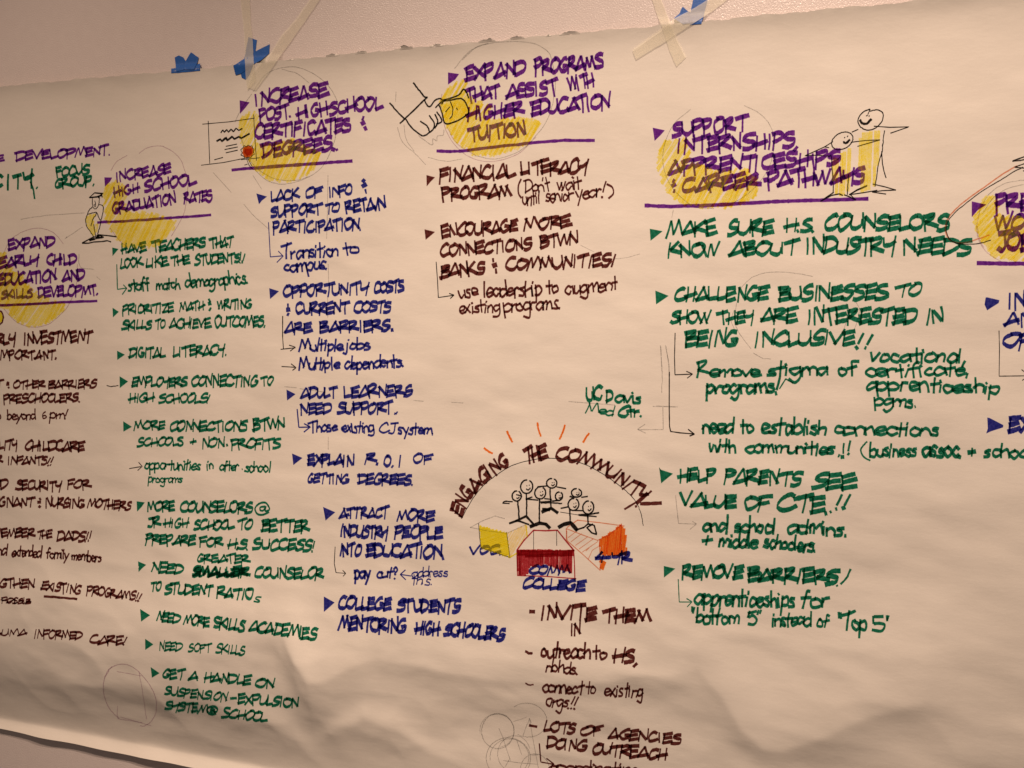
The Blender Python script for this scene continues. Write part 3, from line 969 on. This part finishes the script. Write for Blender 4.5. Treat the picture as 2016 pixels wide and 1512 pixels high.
b.text('P', """ATTRACT 490 648 948 648 90
MORE 1005 675 1352 682 95
INDUSTRY 495 812 938 835 102
PEOPLE 985 830 1430 835 104
INTO 488 990 702 990 104
EDUCATION. 728 998 1440 1012 110""")
b.sub('P', """pay 618 1190 782 1190 125
cut? 820 1190 1028 1190 100""", 1.15)
b.sub('P', """address 1140 1178 1480 1170 92
this. 1140 1240 1335 1248 88""", 0.8)
b.arrow('P', '458,900 450,1050 462,1132 550,1140|525,1112 552,1140 528,1166', 1.5, 'K')
b.arrow('P', '1140,1162 1045,1150|1090,1108 1045,1150 1092,1196', 2.2).build()
b = Block('note', 'blue note about college students mentoring high schoolers', 'B', 1.22)
b.bullet('P', '355,1348 452,1402 355,1488')
b.text('Q', """COLLEGE 295 230 782 246 108
STUDENTS 828 255 1412 268 112
MENTORING 300 425 918 448 116
HIGH 985 460 1218 472 114
SCHOOLERS 1250 470 1800 522 112""").build()

# ------------------------------------------------------------------ brown column
b = Block('note', 'brown note about a financial literacy program', 'N', 1.12)
b.bullet('C', '318,1138 385,1155 350,1190 320,1226')
b.text('C', """FINANCIAL 415 1198 1020 1162 102
LITERACY 1055 1145 1592 1130 100
PROGRAM 435 1345 995 1320 96""")
b.sub('C', """( 1042 1310 1078 1305 110
Don't 1088 1280 1300 1262 100
wait 1340 1268 1542 1248 110
until 1065 1378 1218 1366 105
senior 1252 1352 1472 1340 105
year! 1492 1335 1730 1312 110
) 1745 1310 1802 1300 105""", 0.9).build()
b = Block('note', 'brown note encouraging connections between banks and communities', 'N', 1.15)
b.bullet('R', '72,235 166,258 82,328')
b.text('R', """ENCOURAGE 218 320 918 262 106
MORE 965 252 1398 235 106
CONNECTIONS 208 488 1048 430 102
BTWN 1108 410 1478 375 104
BANKS 210 678 628 650 108
: 685 640 748 632 130
COMMUNITIES! 798 620 1798 572 106""")
b.sub('R', """use 368 860 568 850 125
leadership 598 855 1138 838 140
to 1170 830 1292 820 130
augment 1335 825 1822 790 128
existing 378 1000 758 982 118
programs. 785 985 1305 955 128""", 0.95)
b.arrow('R', '178,530 190,700 198,850 335,830|295,812 338,830 305,858', 1.7, 'K').build()
b = Block('note', 'brown note INVITE THEM IN below the community drawing', 'N', 1.2)
b.mark('dash', 'T', '720,828 768,826', 7.5)
b.text('T', """INVITE 812 915 1388 928 136
THEM 1440 942 1925 952 128
IN 1115 1072 1242 1062 112""").build()
b = Block('note', 'brown note about outreach to neighborhoods', 'N', 1.15)
b.mark('dash', 'T', '680,1222 712,1240 748,1238', 5.0)
b.text('T', "HS, 1535 1338 1785 1360 130")
b.text('T', """outreach 815 1290 1328 1302 150
to 1345 1308 1492 1310 135
nbhds. 868 1420 1200 1452 112""", k=1.1).build()
b = Block('note', 'brown note about connecting to existing organizations', 'N', 1.0)
b.mark('dash', 'U', '525,572 560,588 598,583', 2.6)
b.text('U', """connect 668 660 1048 672 130
to 1070 665 1168 668 105
existing 1228 690 1592 702 125
orgs.!! 702 778 992 815 120""", k=1.05).build()
b = Block('note', 'lowest brown note about lots of agencies doing outreach', 'N', 1.18)
b.mark('dash', 'U', '558,955 628,965', 4.8)
b.text('U', """LOTS 680 1012 978 1042 88
OF 1008 1055 1232 1042 74
AGENCIES 1262 1080 1932 1132 90
DOING 708 1165 1072 1198 94
OUTREACH 1118 1220 1808 1282 98""")
b.sub('U', """coordinating 735 1372 1560 1412 110""", 1.1)
b.arrow('U', '650,1118 662,1285 778,1305|715,1250 782,1302 730,1340', 2.6).build()

# ------------------------------------------------------------------ green notes on the right
b = Block('note', 'large green note to make sure counselors know industry needs', 'G', 1.12)
b.bullet('V', '88,230 204,252 150,295 95,338')
b.text('V', """MAKE 232 310 705 288 122
SURE 782 300 1218 290 126
H.S. 1300 262 1578 270 112
KNOW 248 498 720 490 118
ABOUT 795 485 1435 480 122""")
b.text('W', """COUNSELORS 95 262 1305 278 142
INDUSTRY -75 488 792 500 140
NEEDS 852 490 1520 512 140""").build()
b = Block('note', 'large green note challenging businesses to be inclusive', 'G', 1.12)
b.bullet('V', '138,788 258,835 145,912')
b.text('V', """CHALLENGE 298 890 1162 888 122
BUSINESSES 1242 888 2240 880 126
SHOW 265 1090 638 1100 108
THEY 700 1100 1028 1098 108
ARE 1085 1085 1418 1090 122
BEING 400 1300 895 1300 132
INCLUSIVE 1028 1300 1945 1292 124""")
b.text('W', """TO 790 908 1062 898 112
INTERESTED -68 1160 1002 1162 138
IN 1065 1160 1268 1150 138
!! 408 1392 560 1378 135""")
b.sub('X', """Remove 1140 385 1732 378 122
stigma 1780 378 2348 368 128
of 2420 375 2605 362 128
programs! 1225 535 1905 530 140""", 1.3)
b.sub('Y', """vocational, 608 242 1505 255 132
certificate, 582 382 1528 368 122
apprenticeship 572 502 1808 532 128
pgms. 652 640 1055 652 118""", 1.3)
b.mark('caret', 'X', '1900,482 1955,392 1985,410 2020,428', 2.6, None, False)
b.arrow('X', '958,-20 953,200 957,355 1110,350|1062,325 1115,350 1068,386', 1.8, 'K').build()
b = Block('note', 'green note about establishing connections with communities', 'G', 1.1)
b.text('X', """need 1188 890 1495 888 138
to 1538 890 1672 886 130
establish 1722 890 2330 905 140
with 1250 1052 1518 1068 125
communities 1588 1062 2405 1085 125""", k=1.3)
b.text('Y', """connections 292 905 1268 912 128
business 620 1102 1058 1098 122
assoc. 1085 1098 1455 1108 155
+ 1500 1105 1582 1100 95
schools 1640 1112 2180 1112 130""", k=1.3)
b.main.lines('Y', '600,960 560,1000 545,1045 575,1100 628,1130', 3.4)
b.text('Y', ".!! 335 1115 480 1068 110")
b.arrow('X', '905,330 903,640 908,820 918,868 1000,882 1130,890|1075,848 1132,890 1092,908', 2.2, 'K').build()
b = Block('note', 'small green margin note naming a medical center', 'G', 1.15)
b.text('X', """UC 152 602 308 596 112
D 330 608 412 610 102
Med 142 695 405 735 92
Ctr. 438 742 660 742 96""")
b.text('X', "avis 415 612 658 618 112", k=1.3)
b.arrow('X', '848,650 852,850 625,850|685,800 620,846 692,882', 1.5, 'S').build()
b = Block('note', 'large green note to help parents see the value', 'G', 1.15)
b.bullet('Z', '68,75 72,92 174,125 84,198')
b.text('Z', """HELP 210 192 502 195 94
PARENTS 555 205 1158 235 102
SEE 1230 250 1572 258 108
VALUE 220 380 658 402 104
OF 705 402 928 415 98
CTE 970 425 1342 432 112
.. 1330 445 1400 430 90
!! 1405 410 1530 395 100""")
b.sub('Z', """and 388 572 588 582 118
school 630 580 962 592 115
admins. 1040 582 1505 612 118
+ 380 690 478 690 110
middle 515 692 825 705 112
schoolers. 855 702 1270 728 112""", 1.3)
b.arrow('Z', '192,290 205,400 218,505 350,510|322,490 354,510 304,550', 1.4, 'S').build()
b = Block('note', 'large green note REMOVE BARRIERS', 'G', 1.25)
b.bullet('Z', '104,830 192,850 105,918')
b.text('Z', """REMOVE 238 935 708 940 98
BARRIERS 730 955 1440 985 104""")
b.main.lines('Z', '1528,855 1500,920 1455,968', 4.2)
b.main.lines('Z', '1425,978 1430,985', 4.2)
b.sub('Z', """apprenticeships 332 1130 1115 1155 128
for 1145 1152 1378 1148 125
"bottom 305 1270 690 1280 115
5" 735 1285 855 1282 112
instead 918 1292 1228 1298 112
of 1265 1302 1368 1302 100
"Top 1418 1325 1662 1325 125
5" 1692 1335 1832 1330 115""", 1.05)
b.arrow('Z', '216,932 222,1105 315,1105|278,1078 318,1105 284,1142', 1.9, 'G').build()

# ------------------------------------------------------------------ blue notes cut off at the right edge
b = Block('note', 'upper blue note cut off by the right edge of the photo', 'B', 1.12)
b.bullet('W', '1650,900 1665,897 1782,925 1775,950 1665,1020 1640,965')
b.text('W', """INT 1855 1025 2170 1015 140
AND 1825 1185 2230 1165 118
OPP 1808 1392 2230 1380 130""")
b.arrow('Y', '1790,-40 1795,120 1790,370 2060,365|1995,310 2070,366 2000,405', 1.6, 'K').build()
b = Block('note', 'lower blue note cut off by the right edge of the photo', 'B', 1.2)
b.bullet('Y', '1685,742 1705,745 1830,810 1828,830 1720,865 1675,885 1690,840')
b.text('Y', "EXP 1868 892 2200 890 138").build()

# ------------------------------------------------------------------ drawings
drawing('certificate_drawing', 'pen drawing of a certificate with an orange seal', [
    ('frame', 'K', [('l', 'A', '1595,978 1800,958 2005,930|1640,950 1645,1120 1652,1288|1585,1302 1760,1278 1930,1245', 1.4, False), ('l', 'B', '398,900 405,1050 420,1262|300,1258 445,1242', 1.3, False)]),
    ('text_lines', 'K', [('l', 'A', '1738,1045 1752,1022 1765,1040 1785,1020 1800,1040 1820,1015 1838,1035 1860,1010 1880,1025 1908,1012', 2.6, False),
                         ('l', 'A', '1705,1112 1735,1095 1745,1112 1780,1082 1790,1105 1830,1075 1845,1095 1880,1075 1900,1088 1965,1052', 3.6, False),
                         ('l', 'A', '1778,1152 1865,1132|1770,1178 1870,1155|1778,1202 1870,1182|1688,1255 1755,1238', 1.7, False)]),
    ('seal', 'T', [('p', 'A', '1915,1165 1935,1150 1970,1148 1992,1165 1998,1195 1985,1225 1955,1240 1925,1235 1908,1205'), ('p', 'A', '1930,1170 1980,1170 1985,1210 1945,1228 1920,1200')]),
    ('ribbon', 'K', [('l', 'A', '1895,1180 1915,1160 1920,1145 1940,1155 1955,1140 1968,1152 1985,1145 1990,1165 2002,1175 1995,1195 2002,1215 1985,1222 1975,1240 1950,1238 1930,1245 1918,1228 1895,1220 1908,1205 1895,1180', 1.3, False),
                     ('l', 'A', '1940,1240 1960,1300 1990,1330|1925,1300 1950,1292|1950,1240 1985,1310', 1.2, False)]),
])
drawing('hand_drawing', 'pen drawing of a hand in a cuff holding a banknote', [
    ('cuff', 'K', [('l', 'C', '30,570 90,640 150,700|110,730 215,630 325,525|215,410 265,475 300,520 325,525', 3.0)]),
    ('fingers', 'K', [('l', 'C', '300,542 325,590 350,595 385,550 420,535 445,550 440,580|150,690 200,762 285,828 335,805 340,790 320,750 270,715|340,668 378,725 375,770 345,800|385,660 408,715 385,770|400,640 440,710 395,738', 2.8)]),
    ('banknote', 'K', [('l', 'C', '390,608 440,560 520,545 605,540 648,625 638,660 560,710 470,732 440,650 420,590|450,548 530,525 580,500 612,462 640,500 650,530', 2.8), ('l', 'C', '505,560 525,610 520,670 500,695|470,640 500,600|555,610 560,625', 1.8)]),
    ('pencil_fingers', 'S', [('l', 'C', '255,825 340,890 368,895 368,852 400,868 405,830 450,822 455,780', 1.4)]),
    ('pastel_fill', 'Y', [('h', 'C', '430,590 600,545 640,630 620,670 470,725', 60, 3.6, 4.0)]),
])
drawing('graduate_drawing', 'pen drawing of a graduate in cap and yellow gown', [
    ('cap', 'K', [('l', 'g', '715,462 815,368 975,382 880,445 715,462|815,380 960,390', 1.6, False), ('l', 'g', '720,460 850,450 940,420', 3.0, False), ('l', 'g', '880,470 900,455|950,400 955,455', 2.0, False)]),
    ('face', 'K', [('l', 'g', '772,470 770,560 785,630 820,672 870,640 895,570 905,460|820,520 830,580 815,590|800,600 835,605|810,630 830,625', 1.4)]),
    ('gown', 'K', [('l', 'g', '770,640 710,700 670,800 645,890 670,1000 730,1090 790,1180|890,590 970,620 965,750 930,900 905,1020 870,1140|695,770 790,745 850,740 900,860 920,880|850,745 830,800 790,850 745,990|800,960 815,1080 840,1210', 1.6)]),
    ('gown_fill', 'Y', [('h', 'g', '690,790 830,760 790,860 800,970 830,1060 830,1160 780,1170 690,1020 655,890', 80, 3.2, 3.8, 1.5), ('h', 'g', '830,960 895,950 880,1060 850,1120', 80, 3.2, 3.6, 1.5)]),
    ('feet', 'K', [('l', 'g', '585,1305 700,1245 800,1190 890,1200 985,1195 880,1150 860,1190|740,1260 850,1220 960,1205|585,1310 700,1310 800,1290 950,1280 1050,1265 1120,1285|880,1150 1050,1170 1220,1190', 2.4, False), ('l', 'g', '720,1255 810,1230|860,1160 900,1210', 4.0, False)]),
])
drawing('mentor_drawing', 'pen drawing of two smiling pointing figures with yellow bodies', [
    ('body_fill', 'Y', [('h', 'E', '718,520 750,450 820,445 825,600 815,895 780,900 725,905', 88, 7.2, 7.5, 3, .05), ('h', 'E', '850,440 880,430 870,640 850,860 825,880', 88, 6, 6, 3),
                        ('h', 'E', '515,640 550,650 555,930 520,930', 88, 6, 7, 3), ('h', 'E', '575,610 605,600 600,940 560,940', 88, 6, 7, 3), ('h', 'E', '630,575 660,570 650,780 620,940', 88, 6, 7, 3)]),
    ('tall_figure', 'K', [('l', 'E', '800,258 740,290 708,345 730,400 790,425 850,405 900,350 905,290 860,265 800,275', 2.2), ('l', 'E', '835,392 960,402 1110,398 1030,425 965,447', 2.0, False), ('l', 'E', '918,428 905,520 900,590 870,690 845,868|895,590 905,710 930,800', 2.0),
                          ('l', 'E', '825,848 920,870 1008,895 900,900 820,910 930,928|780,860 700,895 640,932 760,915 860,898', 2.0, False), ('l', 'E', '772,312 785,308|795,318 798,308|785,300 805,258', 1.8, False)]),
    ('short_figure', 'K', [('l', 'E', oval(585, 508, 90, 62, -28), 2.0), ('l', 'E', '652,520 770,505 882,500 780,530 705,552', 1.8, False), ('l', 'E', '510,515 450,555 290,628 380,620 490,630|445,555 480,562', 1.8, False),
                           ('l', 'E', '500,630 508,770 515,915|635,775 630,850 625,930', 2.0), ('l', 'E', '515,915 412,985 500,940 560,925 588,938|645,930 692,975 640,945 600,930|640,932 690,905 780,862', 2.4, False), ('l', 'E', '600,485 606,480|625,475 630,468|660,440 710,415', 1.8, False)]),
    ('smile', 'K', [('l', 'E', '725,345 742,368 778,372 815,335', 4.6), ('l', 'E', '592,518 618,524 642,498', 4.2)]),
])
heads = [(743, 663, 50, 56), (660, 740, 38, 42), (855, 715, 45, 50), (950, 635, 42, 40), (1010, 742, 30, 35), (1155, 715, 42, 35), (1130, 810, 44, 50), (1252, 835, 45, 54)]
bodies = ['738,722 742,800 742,902', '668,782 675,850 680,930', '850,770 848,860 848,962', '935,680 940,760 945,840', '1000,778 960,782', '1110,748 1160,750', '1098,850 1100,910 1105,962', '1248,890 1250,940 1250,972']
arms = ['735,768 790,748|740,765 840,772', '545,800 565,785 625,788|545,800 600,803|655,730 700,742', '858,790 925,785 985,780|890,765 950,768', '835,665 912,658|990,665 1070,680', '860,798 950,797 1035,803', '1098,748 1110,740|1195,752 1250,745', '1025,842 1085,830|1140,860 1210,862', '1290,888 1342,878 1260,892 1170,898 1320,912']
feet = ['600,968 660,945 740,905 800,975', '650,945 690,950 760,975', '770,995 810,980 850,965 900,975 935,1003', '870,872 945,842 1000,880|875,850 935,855', '', '', '1008,1000 1050,975 1105,962 1160,1022', '1250,970 1215,1000 1150,1022|1252,972 1300,985 1322,1058 1280,1045 1240,1000 1290,972']
fw = [4.4, 3.4, 6.6, 6.0, 2, 2, 7.6, 3.2]
steps = []
for (x, y, rx, ry), bd, ar, ft, f_ in zip(heads, bodies, arms, feet, fw):
    ops = [('l', 'S', oval(x, y, rx, ry, 8, -70, 265), 2.8), ('l', 'S', bd, 3.0), ('l', 'S', ar, 2.6),
           ('l', 'S', '%f,%f %f,%f %f,%f' % (x - rx * .05, y + ry * .35, x + rx * .25, y + ry * .5, x + rx * .55, y + ry * .2), 2.2),
           ('l', 'S', '%f,%f %f,%f|%f,%f %f,%f' % (x, y - ry * .1, x + 4, y - ry * .15, x + rx * .4, y - ry * .2, x + rx * .5, y - ry * .22), 1.8)]
    if ft:
        ops.append(('l', 'S', ft, f_, False))
    steps.append(('figure', 'K', ops))
drawing('crowd_drawing', 'pen drawing of eight stick people standing on coloured blocks', [
    ('yellow_block', 'L', [('h', 'S', '356,986 578,1048 604,1248 368,1170', 20, 4.0, 4.6, 1.0), ('l', 'S', '735,985 745,1080|600,1250 660,1215', 2.4, False)]),
    ('yellow_shade', 'H', [('h', 'S', '582,1048 748,975 745,1085 606,1240', 60, 4.5, 3.5, 1.5)]),
    ('block_outline', 'S', [('l', 'S', '275,1002 380,945 480,905 560,930|280,1000 420,1030 575,1048|585,1045 750,970', 1.5, False)]),
    ('block_outline', 'K', [('l', 'S', '345,968 355,1080 366,1172|578,1040 590,1140 604,1255|365,1168 604,1250', 1.3, False), ('l', 'S', '800,1030 800,1180|990,1030 992,1150|1020,875 1180,900', 1.1, False)]),
    ('red_block', 'R', [('h', 'S', '668,1188 1130,1190 1118,1372 1040,1350 960,1325 900,1300 860,1310 770,1325 745,1392 668,1394', 88, 3.6, 4.4, 2.0), ('h', 'S', '668,1188 1130,1190 1125,1240 668,1240', 2, 3.6, 4.2, 1.0),
                        ('l', 'S', '800,1022 900,1026 1002,1024|665,1185 720,1110 800,1025|998,1024 1060,1105 1132,1190', 2.8, False), ('l', 'S', '663,1190 668,1398 900,1405 1152,1425|1132,1185 1138,1300 1142,1440|680,1210 685,1390', 2.2, False)]),
    ('orange_block', 'O', [('h', 'S', '1348,1100 1430,1050 1520,985 1550,1000 1568,1100 1568,1228 1350,1226', 84, 3.8, 4.6, 2.5), ('h', 'S', '1350,1270 1392,1280 1385,1340 1352,1355', 70, 4, 4.5, 1.5)]),
    ('block_outline', 'U', [('l', 'S', '1165,940 1350,960 1552,990|1075,1000 1165,938|1070,1010 1200,1062 1330,1108 1430,1060 1520,985|1070,1010 1078,1110 1210,1225 1352,1358 1345,1100|1525,970 1522,1090 1525,1215|1075,1030 1070,1105', 1.8, False),
                            ('l', 'S', '1085,1085 1150,1035|1110,1120 1200,1050|1145,1150 1250,1075|1175,1180 1290,1095|1200,1205 1330,1115|1250,1265 1285,1190 1335,1160|1230,1195 1260,1170', 1.2, False)]),
    *steps,
    ('ray', 'O', [('l', 'S', '390,345 425,370 460,390', 4.0)]), ('ray', 'O', [('l', 'S', '580,205 600,250 625,295', 3.8)]), ('ray', 'O', [('l', 'S', '832,135 840,190 860,245', 3.6)]),
    ('ray', 'O', [('l', 'S', '1060,155 1042,210 1015,272', 3.6)]), ('ray', 'O', [('l', 'S', '1260,222 1232,260 1210,298', 3.8)]),
    ('guide_arc', 'K', [('l', 'S', '205,930 250,840 320,730 390,650 460,590 540,535 620,490 750,450 900,430 1080,440 1250,490 1420,590 1530,670 1610,745 1660,815 1692,900 1706,985', 1.3)]),
])
b = Block('heading', 'brown arched title ENGAGING THE COMMUNITY', 'N', 1.15)
b.text('S', """ENGAGING 200 925 262 815 330 720 400 640 465 585 625 480 108
THE 728 475 925 440 112
COMMUNIT 970 452 1100 468 1200 490 1320 545 1430 610 1530 685 1640 770 108
Y 1625 760 1690 810 118""")
b.main.lines('S', '1740,715 1650,790 1555,850', 4.0, False)
b.main.lines('S', '1685,804 1770,802 1856,800', 7.0, False)
b.main.lines('S', '1640,830 1654,826', 4.5, False)
b.build()
for lab, txt in (('blue lettering on the yellow block', "VOC. 112 272 440 270 82"), ('blue lettering on the red block', "COMM 705 465 1132 475 88\nCOLLEGE 645 598 1265 638 100"),
                 ('blue lettering on the orange block', "4-YR 1368 335 1730 350 98")):
    b = Block('block_name', lab, 'B', 1.3); b.text('T', txt).build()
drawing('flourish_drawing', 'red and black looping flourish reaching the right heading', [
    ('red_line', 'U', [('l', 'E', '1960,705 1850,768 1700,875 1560,975 1460,1065 1408,1140 1398,1220 1440,1295 1540,1310 1640,1285 1745,1248', 2.4)]),
    ('black_line', 'K', [('l', 'E', '2010,715 1930,755 1830,818 1700,895 1570,990 1470,1075 1415,1150 1405,1225 1450,1300 1550,1322 1660,1315 1755,1290', 1.5), ('l', 'E', '2040,625 1960,655 1925,668 1990,662 2040,650|2040,680 1980,702 1940,716 2020,722|2010,745 2040,750', 2.2, False)])])

# ------------------------------------------------------------------ torn nibs standing off the top edge of the sheet
for x0, x1, h_ in ((648, 674, 5), (705, 728, 4.5), (792, 818, 11), (851, 877, 5.5), (946, 979, 8), (1008, 1036, 6), (1077, 1088, 3.5), (1103, 1144, 6.5), (569, 585, 2)):
    n = 9; xs = np.linspace(x0, x1, n)
    yt = 175 - 0.0926 * xs
    lowv = plane_hit(np.stack([xs, yt + 2.0], 1)); up = plane_hit(np.stack([xs, yt], 1))
    prof = np.sin(np.linspace(0.15, 2.95, n)) * (1 + rng.normal(0, .25, n))
    k = (up[0, 2] - plane_hit([(x0, yt[0] + 10)])[0, 2]) / 10
    vv = []
    for i in range(n):
        dd = float(sheet_depth(np.array([lowv[i, 0]]), np.array([TOP_Z - 0.001]))[0])
        hh = k * h_ * 0.5 * max(prof[i], 0.1)
        vv += [(lowv[i, 0], -dd - .0002, TOP_Z - 0.001), (lowv[i, 0] + rng.normal(0, .0006), -dd - .0002 - hh * 0.55, TOP_Z + hh * 0.7), (lowv[i, 0] + rng.normal(0, .0012), -dd - hh * 1.0, TOP_Z + hh * 1.15)]
    ff = []
    for i in range(n - 1):
        a = i * 3
        ff += [(a, a + 1, a + 4, a + 3), (a + 1, a + 2, a + 5, a + 4)]
    mesh('torn_nib', vv, ff, PAPER, banner, BASE)

# ------------------------------------------------------------------ tape


def tape(name, label, outline, material, level, group):
    """a strip of tape: an outline in photo pixels, laid over wall and sheet and subdivided so it follows both"""
    import bmesh
    p = smooth_keep(np.array(pts(outline)))
    bm = bmesh.new()
    bm.faces.new([bm.verts.new((x, y, 0)) for x, y in p])
    bmesh.ops.triangulate(bm, faces=bm.faces[:])
    for _ in range(6):
        long_ = [e for e in bm.edges if e.calc_length() > 7]
        if not long_:
            break
        bmesh.ops.subdivide_edges(bm, edges=long_, cuts=1)
        bmesh.ops.triangulate(bm, faces=[f for f in bm.faces if len(f.verts) > 3])
    q = np.array([v.co[:2] for v in bm.verts])
    fs = [[v.index for v in f.verts] for f in bm.faces]
    bm.verts.index_update(); fs = [[v.index for v in f.verts] for f in bm.faces]
    bm.free()
    d = np.zeros(len(q))
    for _ in range(3):
        P = plane_hit(q, -d)
        over = np.clip((TOP_Z + 0.014 - P[:, 2]) / 0.0125, 0, 1); over = over * over * (3 - 2 * over)
        d = over * sheet_depth(P[:, 0], np.minimum(P[:, 2], TOP_Z - 0.002)) + 0.0005 + 0.00035 * level
    P = plane_hit(q, -d)
    c = P.mean(0)
    return tag(mesh(name, P, fs, material, None, c, smooth=True), label, 'tape', group)


def smooth_keep(p):
    out = []
    for i in range(len(p)):
        a, b2 = p[i], p[(i + 1) % len(p)]
        n = max(1, int(np.linalg.norm(b2 - a) / 6))
        for k in range(n):
            q = a + (b2 - a) * k / n
            out.append(q + (rng.normal(0, 0.25, 2) if k else 0))
    return np.array(out)


GB, GC = 'blue tape strips along the top edge', 'cream masking tape strips'
tape('blue_tape', 'blue tape strip lying along the paper edge under two torn stubs', '337,135 350,133 372,130 394,125 394,139 365,142 337,144', BLUE_TAPE, 0, GB)
tape('blue_tape', 'blunt blue tape stub left of the pointed stub', '344,113 352,109 361,113 366,121 364,137 347,141', BLUE_TAPE, 1, GB)
tape('blue_tape', 'pointed blue tape stub right of the blunt stub', '376,103 391,113 389,122 382,137 360,137 366,119', BLUE_TAPE, 2, GB)
tape('blue_tape', 'upright blue tape strip of the blue cross half covered by cream tape', '489,73 506,79 503,101 498,127 491,147 484,157 476,153 474,146 480,120', BLUE_TAPE, 0, GB)
tape('blue_tape', 'slanting blue tape strip crossing the upright blue strip', '459,129 482,115 505,100 531,87 530,105 516,117 500,126 476,144 464,148', BLUE_TAPE, 1, GB)
tape('blue_tape', 'blue tape strip running off the top of the photo above the cream cross', '1396,-78 1424,-72 1396,-12 1388,20 1381,47 1358,49 1360,20 1367,-12', BLUE_TAPE, 0, GB)
tape('blue_tape', 'short spiky blue tape end left of the strip leaving the photo', '1327,36 1338,26 1344,13 1354,22 1364,26 1358,46 1345,48', BLUE_TAPE, 1, GB)
tape('masking_tape', 'upright cream tape strip over the blue cross', '464,-96 478,-100 483,-96 491,-12 494,50 497,76 500,126 503,160 487,178 484,157 482,120 481,70 472,-12', CREAM_TAPE, 3, GC)
tape('masking_tape', 'long slanting cream tape strip ending below the blue cross', '686,-112 703,-118 706,-108 637,-12 602,40 574,80 549,114 530,142 503,178 487,172 497,142 513,122 533,104 552,72 582,38 617,-12', CREAM_TAPE, 4, GC)
tape('masking_tape', 'cream tape strip sloping down right in the cream cross', '1246,-94 1262,-98 1266,-90 1298,-12 1310,20 1322,50 1334,80 1351,112 1332,131 1318,100 1306,62 1292,25 1280,-12', CREAM_TAPE, 3, GC)
tape('masking_tape', 'cream tape strip sloping down left in the cream cross', '1524,-92 1540,-80 1448,-12 1400,24 1365,46 1340,62 1310,82 1252,117 1245,98 1300,58 1327,37 1370,14 1410,-12', CREAM_TAPE, 4, GC)
